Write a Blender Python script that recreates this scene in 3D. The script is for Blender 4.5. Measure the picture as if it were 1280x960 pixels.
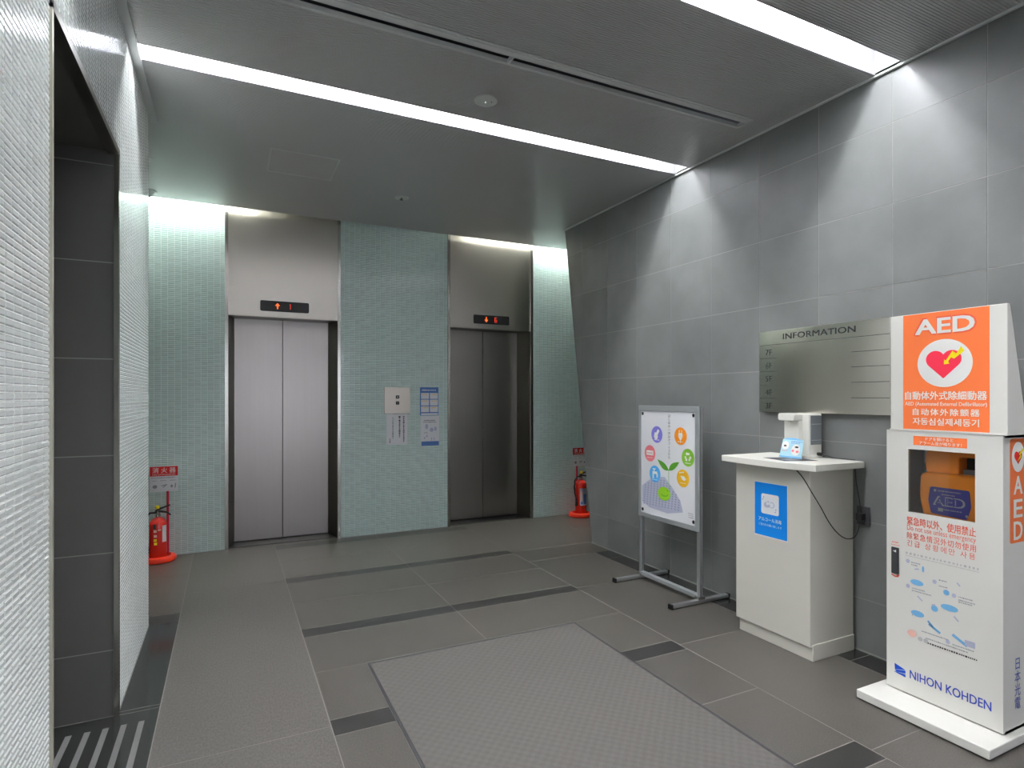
import bpy, bmesh, math, random
from mathutils import Vector, Matrix
random.seed(7)
scn = bpy.context.scene
COL = scn.collection
for o in list(bpy.data.objects):
    bpy.data.objects.remove(o)

# ------------------------------------------------------------------ camera
cd = bpy.data.cameras.new('camera'); cam = bpy.data.objects.new('camera', cd); COL.objects.link(cam)
cam.location = (0, 0, 1.4)
cam.rotation_euler = (math.radians(90), 0, -math.atan(355/728))
cd.sensor_width = 36; cd.lens = 728/1280*36; cd.shift_y = 16/1280; cd.clip_start = .02
scn.camera = cam
# ------------------------------------------------------------------ world + exposure
TUBE = 74.0       # strip lamp radiance
COVE = 150.0
w = bpy.data.worlds.new('world'); scn.world = w; w.use_nodes = True
bg = w.node_tree.nodes['Background']; bg.inputs[0].default_value = (.86, .90, 1, 1); bg.inputs[1].default_value = 1.3
vs = scn.view_settings
vs.view_transform = 'Standard'; vs.look = 'None'; vs.gamma = 1; vs.use_curve_mapping = False
vs.exposure = 1.0

# ------------------------------------------------------------------ materials
def mat(name, base, rough=.5, metal=0, bump=0, bscale=50, var=0, vscale=6, emit=None, es=1, spec=.5, coat=0,
        island=0, objrand=0, stretch=(1, 1, 1)):
    m = bpy.data.materials.new(name); m.use_nodes = True
    nt = m.node_tree; N = nt.nodes; L = nt.links
    b = N['Principled BSDF']
    b.inputs['Base Color'].default_value = (*base, 1); b.inputs['Roughness'].default_value = rough
    b.inputs['Metallic'].default_value = metal; b.inputs['Specular IOR Level'].default_value = spec
    b.inputs['Coat Weight'].default_value = coat; b.inputs['Coat Roughness'].default_value = .05
    if emit:
        b.inputs['Emission Color'].default_value = (*emit, 1); b.inputs['Emission Strength'].default_value = es
    tc = N.new('ShaderNodeTexCoord'); mp = N.new('ShaderNodeMapping'); mp.inputs['Scale'].default_value = stretch
    L.new(tc.outputs['Object'], mp.inputs[0])
    col = None
    if var or island or objrand:
        hsv = N.new('ShaderNodeHueSaturation'); hsv.inputs['Color'].default_value = (*base, 1)
        val = None
        def add(sock, amt):
            nonlocal val
            mr = N.new('ShaderNodeMapRange'); mr.inputs['To Min'].default_value = -amt; mr.inputs['To Max'].default_value = amt
            L.new(sock, mr.inputs['Value'])
            s = N.new('ShaderNodeMath'); s.operation = 'ADD'
            if val is None: s.inputs[0].default_value = 1
            else: L.new(val, s.inputs[0])
            L.new(mr.outputs[0], s.inputs[1]); val = s.outputs[0]
        if var:
            nz = N.new('ShaderNodeTexNoise'); nz.inputs['Scale'].default_value = vscale; nz.inputs['Detail'].default_value = 6
            L.new(mp.outputs[0], nz.inputs['Vector']); add(nz.outputs[0], var)
        if island:
            g = N.new('ShaderNodeNewGeometry'); add(g.outputs['Random Per Island'], island)
        if objrand:
            g = N.new('ShaderNodeObjectInfo'); add(g.outputs['Random'], objrand)
        L.new(val, hsv.inputs['Value']); L.new(hsv.outputs[0], b.inputs['Base Color'])
    if bump:
        nz = N.new('ShaderNodeTexNoise'); nz.inputs['Scale'].default_value = bscale; nz.inputs['Detail'].default_value = 3
        L.new(mp.outputs[0], nz.inputs['Vector'])
        bp = N.new('ShaderNodeBump'); bp.inputs['Strength'].default_value = bump; bp.inputs['Distance'].default_value = .002
        L.new(nz.outputs[0], bp.inputs['Height']); L.new(bp.outputs[0], b.inputs['Normal'])
    return m

def flat(name, c, rough=.45): return mat(name, c, rough, spec=.3)
M = {}
M['slate'] = mat('slate wall tile', (.172, .180, .176), .42, bump=.4, bscale=30, var=.30, vscale=3.2, objrand=.07)
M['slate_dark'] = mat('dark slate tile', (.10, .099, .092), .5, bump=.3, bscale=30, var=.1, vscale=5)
M['joint'] = flat('light joint mortar', (.30, .31, .285), .9)
M['grout'] = flat('pale mosaic grout', (.80, .87, .84), .8)
M['grout_bright'] = flat('brightened mosaic grout', (.86, .88, .86), .8)  # grout lightened to match the left wall's painted-in light
M['mosaic'] = mat('green glass mosaic', (.585, .735, .70), .15, coat=.5, island=.06)
M['mosaic_lit'] = mat('lit glass mosaic', (.78, .82, .80), .14, coat=.6, island=.05)  # back wall's tile lightened; brighter lighting on the left wall put into colour
M['ceil'] = mat('grey painted metal ceiling', (.46, .465, .46), .42, metal=.15)
M['ceil_trim'] = flat('pale ceiling edge trim', (.55, .57, .56), .5)
M['granite'] = mat('brown grey granite', (.092, .085, .074), .34, bump=.6, bscale=260, var=.6, vscale=150, objrand=.05)
M['granite_rib'] = mat('ribbed grey granite', (.112, .105, .094), .42, bump=.6, bscale=200, var=.6, vscale=120, stretch=(1, .5, 1), objrand=.03)
M['granite_dark'] = mat('dark granite strip', (.034, .033, .031), .34, bump=.2, bscale=200, var=.3, vscale=150)
M['granite_polish'] = mat('black polished granite', (.030, .031, .029), .12, var=.5, vscale=120)
M['strip_inlay'] = flat('grey anti slip inlay', (.16, .16, .155), .6)
M['floor_joint'] = flat('floor joint', (.27, .26, .24), .7)
M['steel'] = mat('brushed stainless steel', (.54, .51, .455), .28, metal=1, bump=.12, bscale=60, stretch=(30, 30, .6))
M['board'] = mat('bright brushed steel board', (.80, .765, .69), .17, metal=1, bump=.06, bscale=60, stretch=(1, 1, 20))
M['steel_door'] = mat('brushed steel lift door', (.37, .345, .325), .30, metal=1, bump=.10, bscale=60, stretch=(30, 30, .6), var=.05, vscale=2)
M['steel_dark'] = mat('dark steel reveal', (.17, .165, .14), .35, metal=1)
M['mirror_trim'] = mat('polished steel trim', (.52, .51, .47), .2, metal=1)
M['alu'] = mat('satin aluminium', (.62, .64, .66), .35, metal=.9)
M['alu_grey'] = mat('grey painted aluminium', (.36, .38, .39), .4, metal=.3)
M['black'] = flat('black plastic', (.015, .015, .016), .4)
M['dark'] = flat('dark grey', (.05, .05, .055), .5)
M['white'] = flat('white enamel', (.76, .75, .70), .35)
M['warm_white'] = mat('cream laminate', (.66, .64, .57), .42, var=.02, vscale=2)
M['counter'] = flat('white laminate top', (.80, .79, .72), .3)
M['slot'] = flat('white lamp housing', (.48, .48, .50), .5)
M['paper'] = flat('white paper', (.78, .79, .82), .6)
M['tube'] = mat('lit fluorescent tube', (1, 1, 1), .5, emit=(.97, .975, 1.0), es=TUBE)
M['tube_cove'] = mat('lit cove tube', (1, 1, 1), .5, emit=(.98, 1.0, .95), es=COVE)
M['orange_sign'] = flat('orange sign print', (.93, .20, .055), .4)
M['sign_white'] = flat('white sign print', (.86, .86, .83), .4)
M['sign_red'] = flat('red sign print', (.70, .012, .010), .4)
M['heart'] = flat('pink red heart', (.90, .035, .08), .4)
M['yellow'] = flat('yellow bolt', (.95, .78, .01), .4)
M['red_text'] = flat('orange red lettering', (.80, .11, .06), .5)
M['blue_text'] = flat('blue lettering', (.035, .07, .45), .5)
M['blue_logo'] = flat('bright blue emblem', (.01, .08, .55), .5)
M['black_text'] = flat('black lettering', (.03, .03, .035), .6)
M['grey_text'] = flat('grey fine print', (.30, .31, .34), .6)
M['dim_text'] = flat('pale grey print', (.52, .52, .52), .6)
M['poster_blue'] = flat('bright blue poster', (.004, .24, .78), .4)
M['sky_blue'] = flat('light blue print', (.20, .50, .80), .5)
M['pale_blue'] = flat('pale blue card', (.45, .72, .82), .4)
M['mid_blue'] = flat('mid blue print', (.10, .22, .55), .5)
M['navy'] = flat('indigo label', (.09, .085, .38), .4)
M['purple'] = flat('lilac disc', (.24, .22, .72), .5)
M['orange'] = flat('orange disc', (.93, .30, .01), .5)
M['pink'] = flat('pink disc', (.85, .22, .25), .5)
M['green'] = flat('green disc', (.25, .55, .05), .5)
M['cyan'] = flat('blue disc', (.08, .42, .85), .5)
M['gold'] = flat('gold disc', (.85, .48, .02), .5)
M['leaf'] = flat('leaf green', (.10, .36, .03), .5)
M['lime'] = mat('lime ball', (.30, .62, .02), .4)
M['lavender'] = flat('lavender grey print', (.50, .52, .66), .5)
M['lav_dark'] = flat('blue grey window print', (.30, .33, .47), .5)
M['bag_orange'] = mat('orange carrying case', (1.0, .33, .02), .38)
M['interior'] = flat('cabinet interior', (.60, .56, .53), .6)
M['ext_red'] = mat('red extinguisher enamel', (.72, .022, .012), .22, coat=.5)
M['base_red'] = flat('red plastic base', (.85, .045, .015), .35)
M['pole_red'] = flat('crimson pole', (.55, .01, .04), .35)
M['chrome'] = mat('chrome', (.7, .7, .68), .2, metal=1)
M['tinted'] = mat('grey smoked plastic', (.20, .22, .24), .15)
M['lens'] = flat('white fitting', (.60, .63, .60), .4)
M['led'] = mat('lit orange red indicator', (.1, 0, 0), .5, emit=(1, .11, .01), es=1.0)
M['led_red'] = mat('lit red digit', (.1, 0, 0), .5, emit=(1, .045, .02), es=.8)
M['peach'] = flat('peach print', (.85, .50, .42), .5)
M['beige_edge'] = mat('champagne steel edge', (.50, .50, .42), .35, metal=.6)

# mosaic-like mat weave
def mat_weave():
    m = mat('woven grey mat', (.102, .096, .088), .8); nt = m.node_tree; N = nt.nodes; L = nt.links; b = N['Principled BSDF']
    tc = N.new('ShaderNodeTexCoord'); sp = N.new('ShaderNodeSeparateXYZ'); L.new(tc.outputs['Object'], sp.inputs[0])
    def sine(sock, k):
        a = N.new('ShaderNodeMath'); a.operation = 'MULTIPLY'; a.inputs[1].default_value = k; L.new(sock, a.inputs[0])
        s = N.new('ShaderNodeMath'); s.operation = 'SINE'; L.new(a.outputs[0], s.inputs[0]); return s.outputs[0]
    p = N.new('ShaderNodeMath'); p.operation = 'MULTIPLY'; L.new(sine(sp.outputs[0], 2*math.pi/.046), p.inputs[0]); L.new(sine(sp.outputs[1], 2*math.pi/.046), p.inputs[1])
    nz = N.new('ShaderNodeTexNoise'); nz.inputs['Scale'].default_value = 160; nz.inputs['Detail'].default_value = 4; L.new(tc.outputs['Object'], nz.inputs['Vector'])
    s2 = N.new('ShaderNodeMath'); s2.operation = 'MULTIPLY_ADD'; s2.inputs[1].default_value = 3.0; L.new(nz.outputs[0], s2.inputs[0]); L.new(p.outputs[0], s2.inputs[2])
    cr = N.new('ShaderNodeMapRange'); cr.inputs['From Min'].default_value = 0; cr.inputs['From Max'].default_value = 3
    cr.inputs['To Min'].default_value = .84; cr.inputs['To Max'].default_value = 1.16; L.new(s2.outputs[0], cr.inputs['Value'])
    hs = N.new('ShaderNodeHueSaturation'); hs.inputs['Color'].default_value = (.102, .096, .088, 1); L.new(cr.outputs[0], hs.inputs['Value']); L.new(hs.outputs[0], b.inputs['Base Color'])
    bp = N.new('ShaderNodeBump'); bp.inputs['Strength'].default_value = .2; bp.inputs['Distance'].default_value = .002; L.new(s2.outputs[0], bp.inputs['Height']); L.new(bp.outputs[0], b.inputs['Normal'])
    return m
M['weave'] = mat_weave()

def mat_glass(name, tint=(1, 1, 1), gloss=.08):
    m = bpy.data.materials.new(name); m.use_nodes = True; nt = m.node_tree; N = nt.nodes; L = nt.links
    N.remove(N['Principled BSDF']); out = N['Material Output']
    t = N.new('ShaderNodeBsdfTransparent'); t.inputs[0].default_value = (*tint, 1)
    g = N.new('ShaderNodeBsdfGlossy'); g.inputs['Roughness'].default_value = .03
    fr = N.new('ShaderNodeFresnel'); fr.inputs[0].default_value = 1.45
    mx = N.new('ShaderNodeMixShader'); L.new(fr.outputs[0], mx.inputs[0]); L.new(t.outputs[0], mx.inputs[1]); L.new(g.outputs[0], mx.inputs[2])
    L.new(mx.outputs[0], out.inputs[0]); return m
M['glass'] = mat_glass('clear glass')

# ------------------------------------------------------------------ geometry helpers
class MB:
    def __init__(s): s.v = []; s.f = []; s.smooth = False
    def quad(s, pts):
        k = len(s.v); s.v += [tuple(p) for p in pts]; s.f.append(tuple(range(k, k+len(pts)))); return s
    def box(s, x0, x1, y0, y1, z0, z1):
        k = len(s.v)
        s.v += [(x0, y0, z0), (x1, y0, z0), (x1, y1, z0), (x0, y1, z0), (x0, y0, z1), (x1, y0, z1), (x1, y1, z1), (x0, y1, z1)]
        s.f += [tuple(k+i for i in q) for q in ((3, 2, 1, 0), (4, 5, 6, 7), (0, 1, 5, 4), (1, 2, 6, 5), (2, 3, 7, 6), (3, 0, 4, 7))]
        return s
    def prism(s, pts, fr, n0, n1):      # 2D polygon in frame (u, v), extruded n0..n1 along the frame normal
        k = len(s.v); n = len(pts)
        for d in (n0, n1):
            for (u, v) in pts: s.v.append(tuple(fr(u, v, d)))
        s.f.append(tuple(k+i for i in range(n-1, -1, -1))); s.f.append(tuple(k+n+i for i in range(n)))
        for i in range(n):
            j = (i+1) % n; s.f.append((k+i, k+j, k+n+j, k+n+i))
        return s
    def ring(s, outer, inner, fr, n0, n1):   # frame with a hole; same point counts
        k = len(s.v); n = len(outer)
        for d in (n0, n1):
            for p in (outer, inner):
                for (u, v) in p: s.v.append(tuple(fr(u, v, d)))
        o0, i0, o1, i1 = k, k+n, k+2*n, k+3*n
        for i in range(n):
            j = (i+1) % n
            s.f += [(o1+i, o1+j, i1+j, i1+i), (o0+j, o0+i, i0+i, i0+j), (o0+i, o0+j, o1+j, o1+i), (i0+j, i0+i, i1+i, i1+j)]
        return s
    def lathe(s, prof, c, seg=28, axis='z'):
        k = len(s.v); n = len(prof)
        for i in range(seg):
            a = 2*math.pi*i/seg
            for (r, h) in prof:
                p = {'z': (r*math.cos(a), r*math.sin(a), h), 'x': (h, r*math.cos(a), r*math.sin(a)), 'y': (r*math.cos(a), h, r*math.sin(a))}[axis]
                s.v.append((c[0]+p[0], c[1]+p[1], c[2]+p[2]))
        for i in range(seg):
            j = (i+1) % seg
            for q in range(n-1): s.f.append((k+i*n+q, k+j*n+q, k+j*n+q+1, k+i*n+q+1))
        if prof[0][0] > 1e-5: s.f.append(tuple(k+i*n for i in range(seg-1, -1, -1)))
        if prof[-1][0] > 1e-5: s.f.append(tuple(k+i*n+n-1 for i in range(seg)))
        s.smooth = True; return s
    def tube(s, path, r, seg=8):
        P = [Vector(p) for p in path]; k = len(s.v); up = Vector((.13, .2, 1)).normalized(); rr = r if isinstance(r, (list, tuple)) else [r]*len(P)
        for i, p in enumerate(P):
            t = (P[min(i+1, len(P)-1)]-P[max(i-1, 0)]).normalized(); a = t.cross(up)
            if a.length < 1e-3: a = t.cross(Vector((1, 0, 0)))
            a.normalize(); b = t.cross(a)
            for q in range(seg):
                g = 2*math.pi*q/seg; s.v.append(tuple(p+(a*math.cos(g)+b*math.sin(g))*rr[i]))
        for i in range(len(P)-1):
            for q in range(seg):
                z = (q+1) % seg; s.f.append((k+i*seg+q, k+i*seg+z, k+(i+1)*seg+z, k+(i+1)*seg+q))
        s.f.append(tuple(k+q for q in range(seg-1, -1, -1))); e = k+(len(P)-1)*seg; s.f.append(tuple(e+q for q in range(seg)))
        s.smooth = True; return s
    def build(s, name, m, parent=None, bevel=0, seg=2, fix=True):
        me = bpy.data.meshes.new(name)
        off = origin_of(parent)
        me.from_pydata([(a-off[0], b-off[1], c-off[2]) for a, b, c in s.v], [], s.f)
        if fix or bevel:
            b = bmesh.new(); b.from_mesh(me); bmesh.ops.recalc_face_normals(b, faces=b.faces)
            if bevel:
                bmesh.ops.remove_doubles(b, verts=b.verts, dist=1e-5)
                ed = [e for e in b.edges if len(e.link_faces) == 2 and e.calc_face_angle(0) > .6]
                bmesh.ops.bevel(b, geom=ed, offset=bevel, segments=seg, profile=.5, affect='EDGES')
            b.to_mesh(me); b.free()
        if s.smooth:
            me.shade_smooth()
            try: me.set_sharp_from_angle(angle=.7)
            except Exception: pass
        me.materials.append(M[m] if isinstance(m, str) else m)
        o = bpy.data.objects.new(name, me); COL.objects.link(o)
        if parent: o.parent = parent
        return o
def origin_of(p):
    if p is None: return Vector((0, 0, 0))
    v = Vector((0, 0, 0))
    while p: v += p.location; p = p.parent
    return v
def tag(o, label, cat, group=None, kind=None):
    if label: o['label'] = label
    if cat: o['category'] = cat
    if group: o['group'] = group
    if kind: o['kind'] = kind
    return o
def thing(name, loc, label, cat, group=None):
    o = bpy.data.objects.new(name, None); COL.objects.link(o); o.location = loc; o.empty_display_size = .05
    return tag(o, label, cat, group)
def struct(o): o['kind'] = 'structure'; return o
def sroot(name, loc=(0, 0, 0)):
    o = bpy.data.objects.new(name, None); COL.objects.link(o); o.location = loc; return struct(o)
def B(*a): return MB().box(*a)

def FX(X0):  return lambda u, v, n=0: (X0-n, -u, v)       # faces -X ; u = -Y
def FY(Y0):  return lambda u, v, n=0: (u, Y0-n, v)        # faces -Y ; u = X
def FZ(Z0):  return lambda u, v, n=0: (u, v, Z0+n)        # faces up
def rect(u0, v0, u1, v1): return [(u0, v0), (u1, v0), (u1, v1), (u0, v1)]
def rrect(u0, v0, u1, v1, r, n=5):
    P = []
    for cx, cy, a0 in ((u1-r, v0+r, -90), (u1-r, v1-r, 0), (u0+r, v1-r, 90), (u0+r, v0+r, 180)):
        for i in range(n+1):
            a = math.radians(a0+90*i/n); P.append((cx+r*math.cos(a), cy+r*math.sin(a)))
    return P
def ell(cx, cy, rx, ry=None, n=32, a0=0):
    ry = ry or rx
    return [(cx+rx*math.cos(2*math.pi*i/n+a0), cy+ry*math.sin(2*math.pi*i/n+a0)) for i in range(n)]
def heart(cx, cy, s, n=40):
    R_, hx, hy = .54, .46, .26; P = []; bx, by = 0, -.95
    d = math.hypot(hx, hy-by); base = math.atan2(by-hy, bx-hx); off = math.acos(R_/d); a0 = base+off; a1 = math.pi-math.acos(hx/R_)
    for i in range(15):
        a = a0+(a1-a0)*i/14; P.append((hx+R_*math.cos(a), hy+R_*math.sin(a)))
    L_ = [(-x, y) for x, y in P[::-1]][1:]
    return [(cx+x*s, cy+y*s) for x, y in [(.05, -.90), (.10, -.84)]+P+L_+[(-.10, -.84), (-.05, -.90), (0, -.915)]]
def decal(name, polys, fr, n, m, parent, label=None):
    mb = MB()
    for i, p in enumerate(polys): mb.quad([fr(u, v, n+(i*.00004 if len(polys) < 7 else 0)) for u, v in p])
    o = mb.build(name, m, parent, fix=False)
    if len(polys) > 3: o['kind'] = 'stuff'
    if label: o['label'] = label
    return o
def bar(u0, v0, u1, v1, w):
    d = Vector((u1-u0, v1-v0)).normalized(); px, py = -d.y*w/2, d.x*w/2
    return [(u0+px, v0+py), (u1+px, v1+py), (u1-px, v1-py), (u0-px, v0-py)]
def dashes(u0, u1, v, h, seed=0, a=.55, gap=.35):
    R = random.Random(seed); out = []; u = u0
    while u < u1:
        w_ = h*R.uniform(.5, 1.2)*a*1.6
        if u+w_ > u1: break
        hh = h*R.uniform(.6, 1); out.append(rect(u, v-hh/2, u+w_, v+hh/2)); u += w_+h*gap
    return out
def vdashes(u, v0, v1, w_, seed=0):
    R = random.Random(seed); out = []; v = v0
    while v > v1:
        k = w_*R.uniform(.4, .9); ww = w_*R.uniform(.5, 1)
        out.append(rect(u-ww/2, v-k, u+ww/2, v)); v -= k+w_*.35
    return out
def lettering(name, s, u0, u1, v0, v1, fr, n, m, parent, bold=0, vertical=False, keep=False, label=None, spacing=1):
    c = bpy.data.curves.new(name, 'FONT'); c.body = '\n'.join(s) if vertical else s; c.size = 1; c.resolution_u = 3
    c.space_character = spacing
    if vertical: c.align_x = 'CENTER'; c.space_line = 1.0
    t = bpy.data.objects.new('tmp', c); COL.objects.link(t)
    dg = bpy.context.evaluated_depsgraph_get(); dg.update()
    me = bpy.data.meshes.new_from_object(t.evaluated_get(dg)); bpy.data.objects.remove(t); bpy.data.curves.remove(c)
    xs = [v.co.x for v in me.vertices]; ys = [v.co.y for v in me.vertices]
    if not xs: return None
    x0, x1, y0, y1 = min(xs), max(xs), min(ys), max(ys)
    su = (u1-u0)/(x1-x0); sv = (v1-v0)/(y1-y0)
    cu, cv = (u0+u1)/2, (v0+v1)/2
    if keep: su = sv = min(su, sv)
    off = origin_of(parent)
    for v in me.vertices:
        v.co = Vector(fr(cu+(v.co.x-(x0+x1)/2)*su, cv+(v.co.y-(y0+y1)/2)*sv, n))-off
    if bold:      # heavier strokes: the outline repeated a hair sideways and up
        hgt = abs(v1-v0)/max(1, (len(s) if vertical else 1))*bold*1.0
        co = [v.co.copy() for v in me.vertices]; fs_ = [tuple(p.vertices) for p in me.polygons]; V, Fc = [], []
        e = Vector(fr(0, 0, 0)); du = Vector(fr(1, 0, 0))-e; dv = Vector(fr(0, 1, 0))-e; dn = (Vector(fr(0, 0, 1))-e)
        for q, (a, b_) in enumerate(((-1, -.6), (1, -.6), (-1, .6), (1, .6), (0, 0))):
            k = len(V); V += [x+du*a*hgt+dv*b_*hgt+dn*.00004*q for x in co]; Fc += [tuple(i+k for i in f_) for f_ in fs_]
        me = bpy.data.meshes.new(name); me.from_pydata(V, [], Fc)
    me.materials.clear(); me.materials.append(M[m]); me.name = name
    o = bpy.data.objects.new(name, me); COL.objects.link(o); o.parent = parent
    if label: o['label'] = label
    return o

# ------------------------------------------------------------------ setting
CZ = 3.12; XL = -.436; XR = 3.125; YB = 5.94; YF = -3.2
# floor
floor = struct(B(-1.5, 5.6, YF, 6.25, -.08, -.0007).build('floor', 'floor_joint'))
def clip(poly, a, b, c):      # keep a*x+b*y<=c
    out = []
    for i in range(len(poly)):
        p, q = poly[i], poly[(i+1) % len(poly)]
        dp, dq = a*p[0]+b*p[1]-c, a*q[0]+b*q[1]-c
        if dp <= 0: out.append(p)
        if dp*dq < 0:
            t = dp/(dp-dq); out.append((p[0]+(q[0]-p[0])*t, p[1]+(q[1]-p[1])*t))
    return out
def ftile(x0, x1, y0, y1, m, name='floor_tile', g=.0021):
    if x1-x0 < .01 or y1-y0 < .01: return
    return MB().prism(rect(x0+g, y0+g, x1-g, y1-g), FZ(0), -.02, 0).build(name, m, floor)
P0, PY, SW = 3.635, 1.09, .13          # centre of a dark strip, pitch, strip width
MX0, MX1, MY0, MY1 = .655, 1.93, .45, 3.078      # mat
def col_tiles(x0, x1, hole=None):
    ks = range(-7, 3)
    for k in ks:
        c = P0+k*PY; seams = [(c-SW/2, c+SW/2, 'granite_dark'), (c+SW/2, c+PY/2, 'granite'), (c+PY/2, c+PY-SW/2, 'granite')]
        for y0, y1, m in seams:
            y0 = max(y0, YF); y1 = min(y1, 6.2)
            if y1 <= y0: continue
            if hole and y1 > hole[2] and y0 < hole[3] and x1 > hole[0] and x0 < hole[1]:
                ftile(x0, min(x1, hole[0]), y0, y1, m); ftile(max(x0, hole[1]), x1, y0, y1, m)
                if y1 > hole[3]: ftile(max(x0, hole[0]), min(x1, hole[1]), hole[3], y1, m)
                if y0 < hole[2]: ftile(max(x0, hole[0]), min(x1, hole[1]), y0, hole[2], m)
            else: ftile(x0, x1, y0, y1, m)
hole = (MX0, MX1, MY0, MY1)
col_tiles(.394, 1.342, hole); col_tiles(1.342, 2.292, hole)
# ribbed slabs, left column
ys = [2.56-PY*2*k for k in range(3)][::-1]
for a, b in ((YF, .38), (.38, 2.56), (2.56, 4.74), (4.74, 6.2)): ftile(-.275, .394, a, b, 'granite_rib')
# right column
for k in range(-6, 4):
    y0, y1 = 2.54+k*PY, 2.54+(k+1)*PY
    y0 = max(y0, YF); y1 = min(y1, 6.2)
    if y1 <= y0: continue
    if y0 < 4.38 < y1: ftile(2.292, 2.965, y0, 4.38, 'granite'); ftile(2.292, 3.3, 4.38, y1, 'granite')
    else: ftile(2.292, 2.965 if y1 <= 4.38 else 3.3, y0, y1, 'granite')
for k in range(-7, 3):
    y0 = max(1.99+k*PY, YF); y1 = min(1.99+(k+1)*PY, 4.38)
    if y1 > y0: ftile(2.965, XR+.01, y0, y1, 'granite_polish')
for y0, y1 in ((4.38, 5.26), (5.26, 6.2)): ftile(3.3, 4.4, y0, y1, 'granite'); ftile(4.4, 5.5, y0, y1, 'granite')
# left polished border and threshold
for y0, y1, m in ((YF, -.2, 'granite_polish'), (-.2, .9, 'granite_polish'), (.9, 1.985, 'granite_polish')): ftile(XL-.01, -.275, y0, y1, m)
thr = ftile(-1.05, -.275, 1.985, 3.06, 'granite_polish')
ftile(XL, -.275, 3.06, 3.09, 'granite_polish'); ftile(XL, -.275, 3.09, 4.18, 'granite_polish'); ftile(-1.3, -.275, 4.18, 4.34, 'granite_dark')
ftile(-1.3, -.275, 4.34, 5.26, 'granite'); ftile(-1.3, -.275, 5.26, 6.2, 'granite')
for i in range(10):
    x = -.335-i*.064
    MB().prism(rect(x-.011, 2.08, x+.011, 2.96), FZ(0), -.001, .0012).build('anti_slip_strip', 'strip_inlay', floor)

# --- slate wall, right: raked far end
WR = struct(MB().prism([(YF, 0), (4.68, 0), (5.18, CZ), (YF, CZ)], lambda u, v, n=0: (XR+.012-n, u, v), -.16, 0).build('wall_right', 'joint'))
def wall_tile(parent, poly, fr, m, g=.0022, name='wall_tile'):
    if len(poly) < 3: return
    cx = sum(p[0] for p in poly)/len(poly); cy = sum(p[1] for p in poly)/len(poly)
    us = [p[0] for p in poly]; vs_ = [p[1] for p in poly]
    wu, wv = max(us)-min(us), max(vs_)-min(vs_)
    if wu < .02 or wv < .02: return
    q = [(cx+(u-cx)*(1-2*g/wu), cy+(v-cy)*(1-2*g/wv)) for u, v in poly]
    return MB().prism(q, fr, -.006, random.uniform(.0004, .0012)).build(name, m, parent)
frR = lambda u, v, n=0: (XR+.0112-n, u, v)
zj = [0, .29, .717, 1.143, 1.565, 1.987, 2.413, 2.84, CZ]
yj = [1.447+.4255*k for k in range(-11, 10)]
yj = [YF]+[y for y in yj if y > YF+.05]
sl = .5/CZ
for i in range(len(yj)-1):
    for j in range(len(zj)-1):
        p = clip(rect(yj[i], zj[j], yj[i+1], zj[j+1]), 1, -sl, 4.68)
        if len(p) >= 3: wall_tile(WR, p, frR, 'slate')
MB().prism([(YF, 0), (4.685, 0), (4.69, .008), (YF, .008)], frR, -.004, .004).build('base_bead', 'joint', WR)

# --- back wall (mosaic between lift portals)
def mosaic(parent, regions, fr, m, name, pu=.0525, pv=.0178, hole=None):
    V = []; Fc = []
    for (u0, v0, u1, v1) in regions:
        nu = max(1, round((u1-u0)/pu)); nv = max(1, round((v1-v0)/pv)); du = (u1-u0)/nu; dv = (v1-v0)/nv
        for i in range(nu):
            for j in range(nv):
                a, b = u0+i*du, v0+j*dv
                if hole and hole(a, b): continue
                add_tile(V, Fc, a, b, a+du, b+dv, fr)
    s = MB(); s.v = V; s.f = Fc; o = s.build(name, m, parent, fix=False); o['kind'] = 'stuff'; return o
def add_tile(V, Fc, a, b, c, d, fr, g=.0013, h=.003, ch=.0028):
    k = len(V)
    e = g*1.6
    for q in ((a+e, b+g, 0), (c-e, b+g, 0), (c-e, d-g, 0), (a+e, d-g, 0), (a+e+.001, b+g+ch, h), (c-e-.001, b+g+ch, h), (c-e-.001, d-g-ch, h), (a+e+.001, d-g-ch, h)):
        V.append(tuple(fr(*q)))
    Fc += [(k+4, k+5, k+6, k+7), (k, k+1, k+5, k+4), (k+1, k+2, k+6, k+5), (k+2, k+3, k+7, k+6), (k+3, k, k+4, k+7)]
frB = FY(YB+.003)
E1, E2 = (-.012, .988), (2.135, 3.145)
wb = MB()
ZT = 3.42
for x0, x1 in ((-1.3, E1[0]), (E1[1], E2[0]), (E2[1], 5.5)): wb.box(x0, x1, YB+.003, YB+.4, 0, ZT)
for e in (E1, E2): wb.box(e[0], e[1], YB+.29, YB+.4, 0, ZT)
WB = struct(wb.build('wall_back', 'grout'))
mosaic(WB, [(-1.3, 0, E1[0], ZT-.1), (E1[1], 0, E2[0], ZT-.1), (E2[1], 0, 5.5, ZT-.1)], frB, 'mosaic', 'mosaic_tiles')

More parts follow.
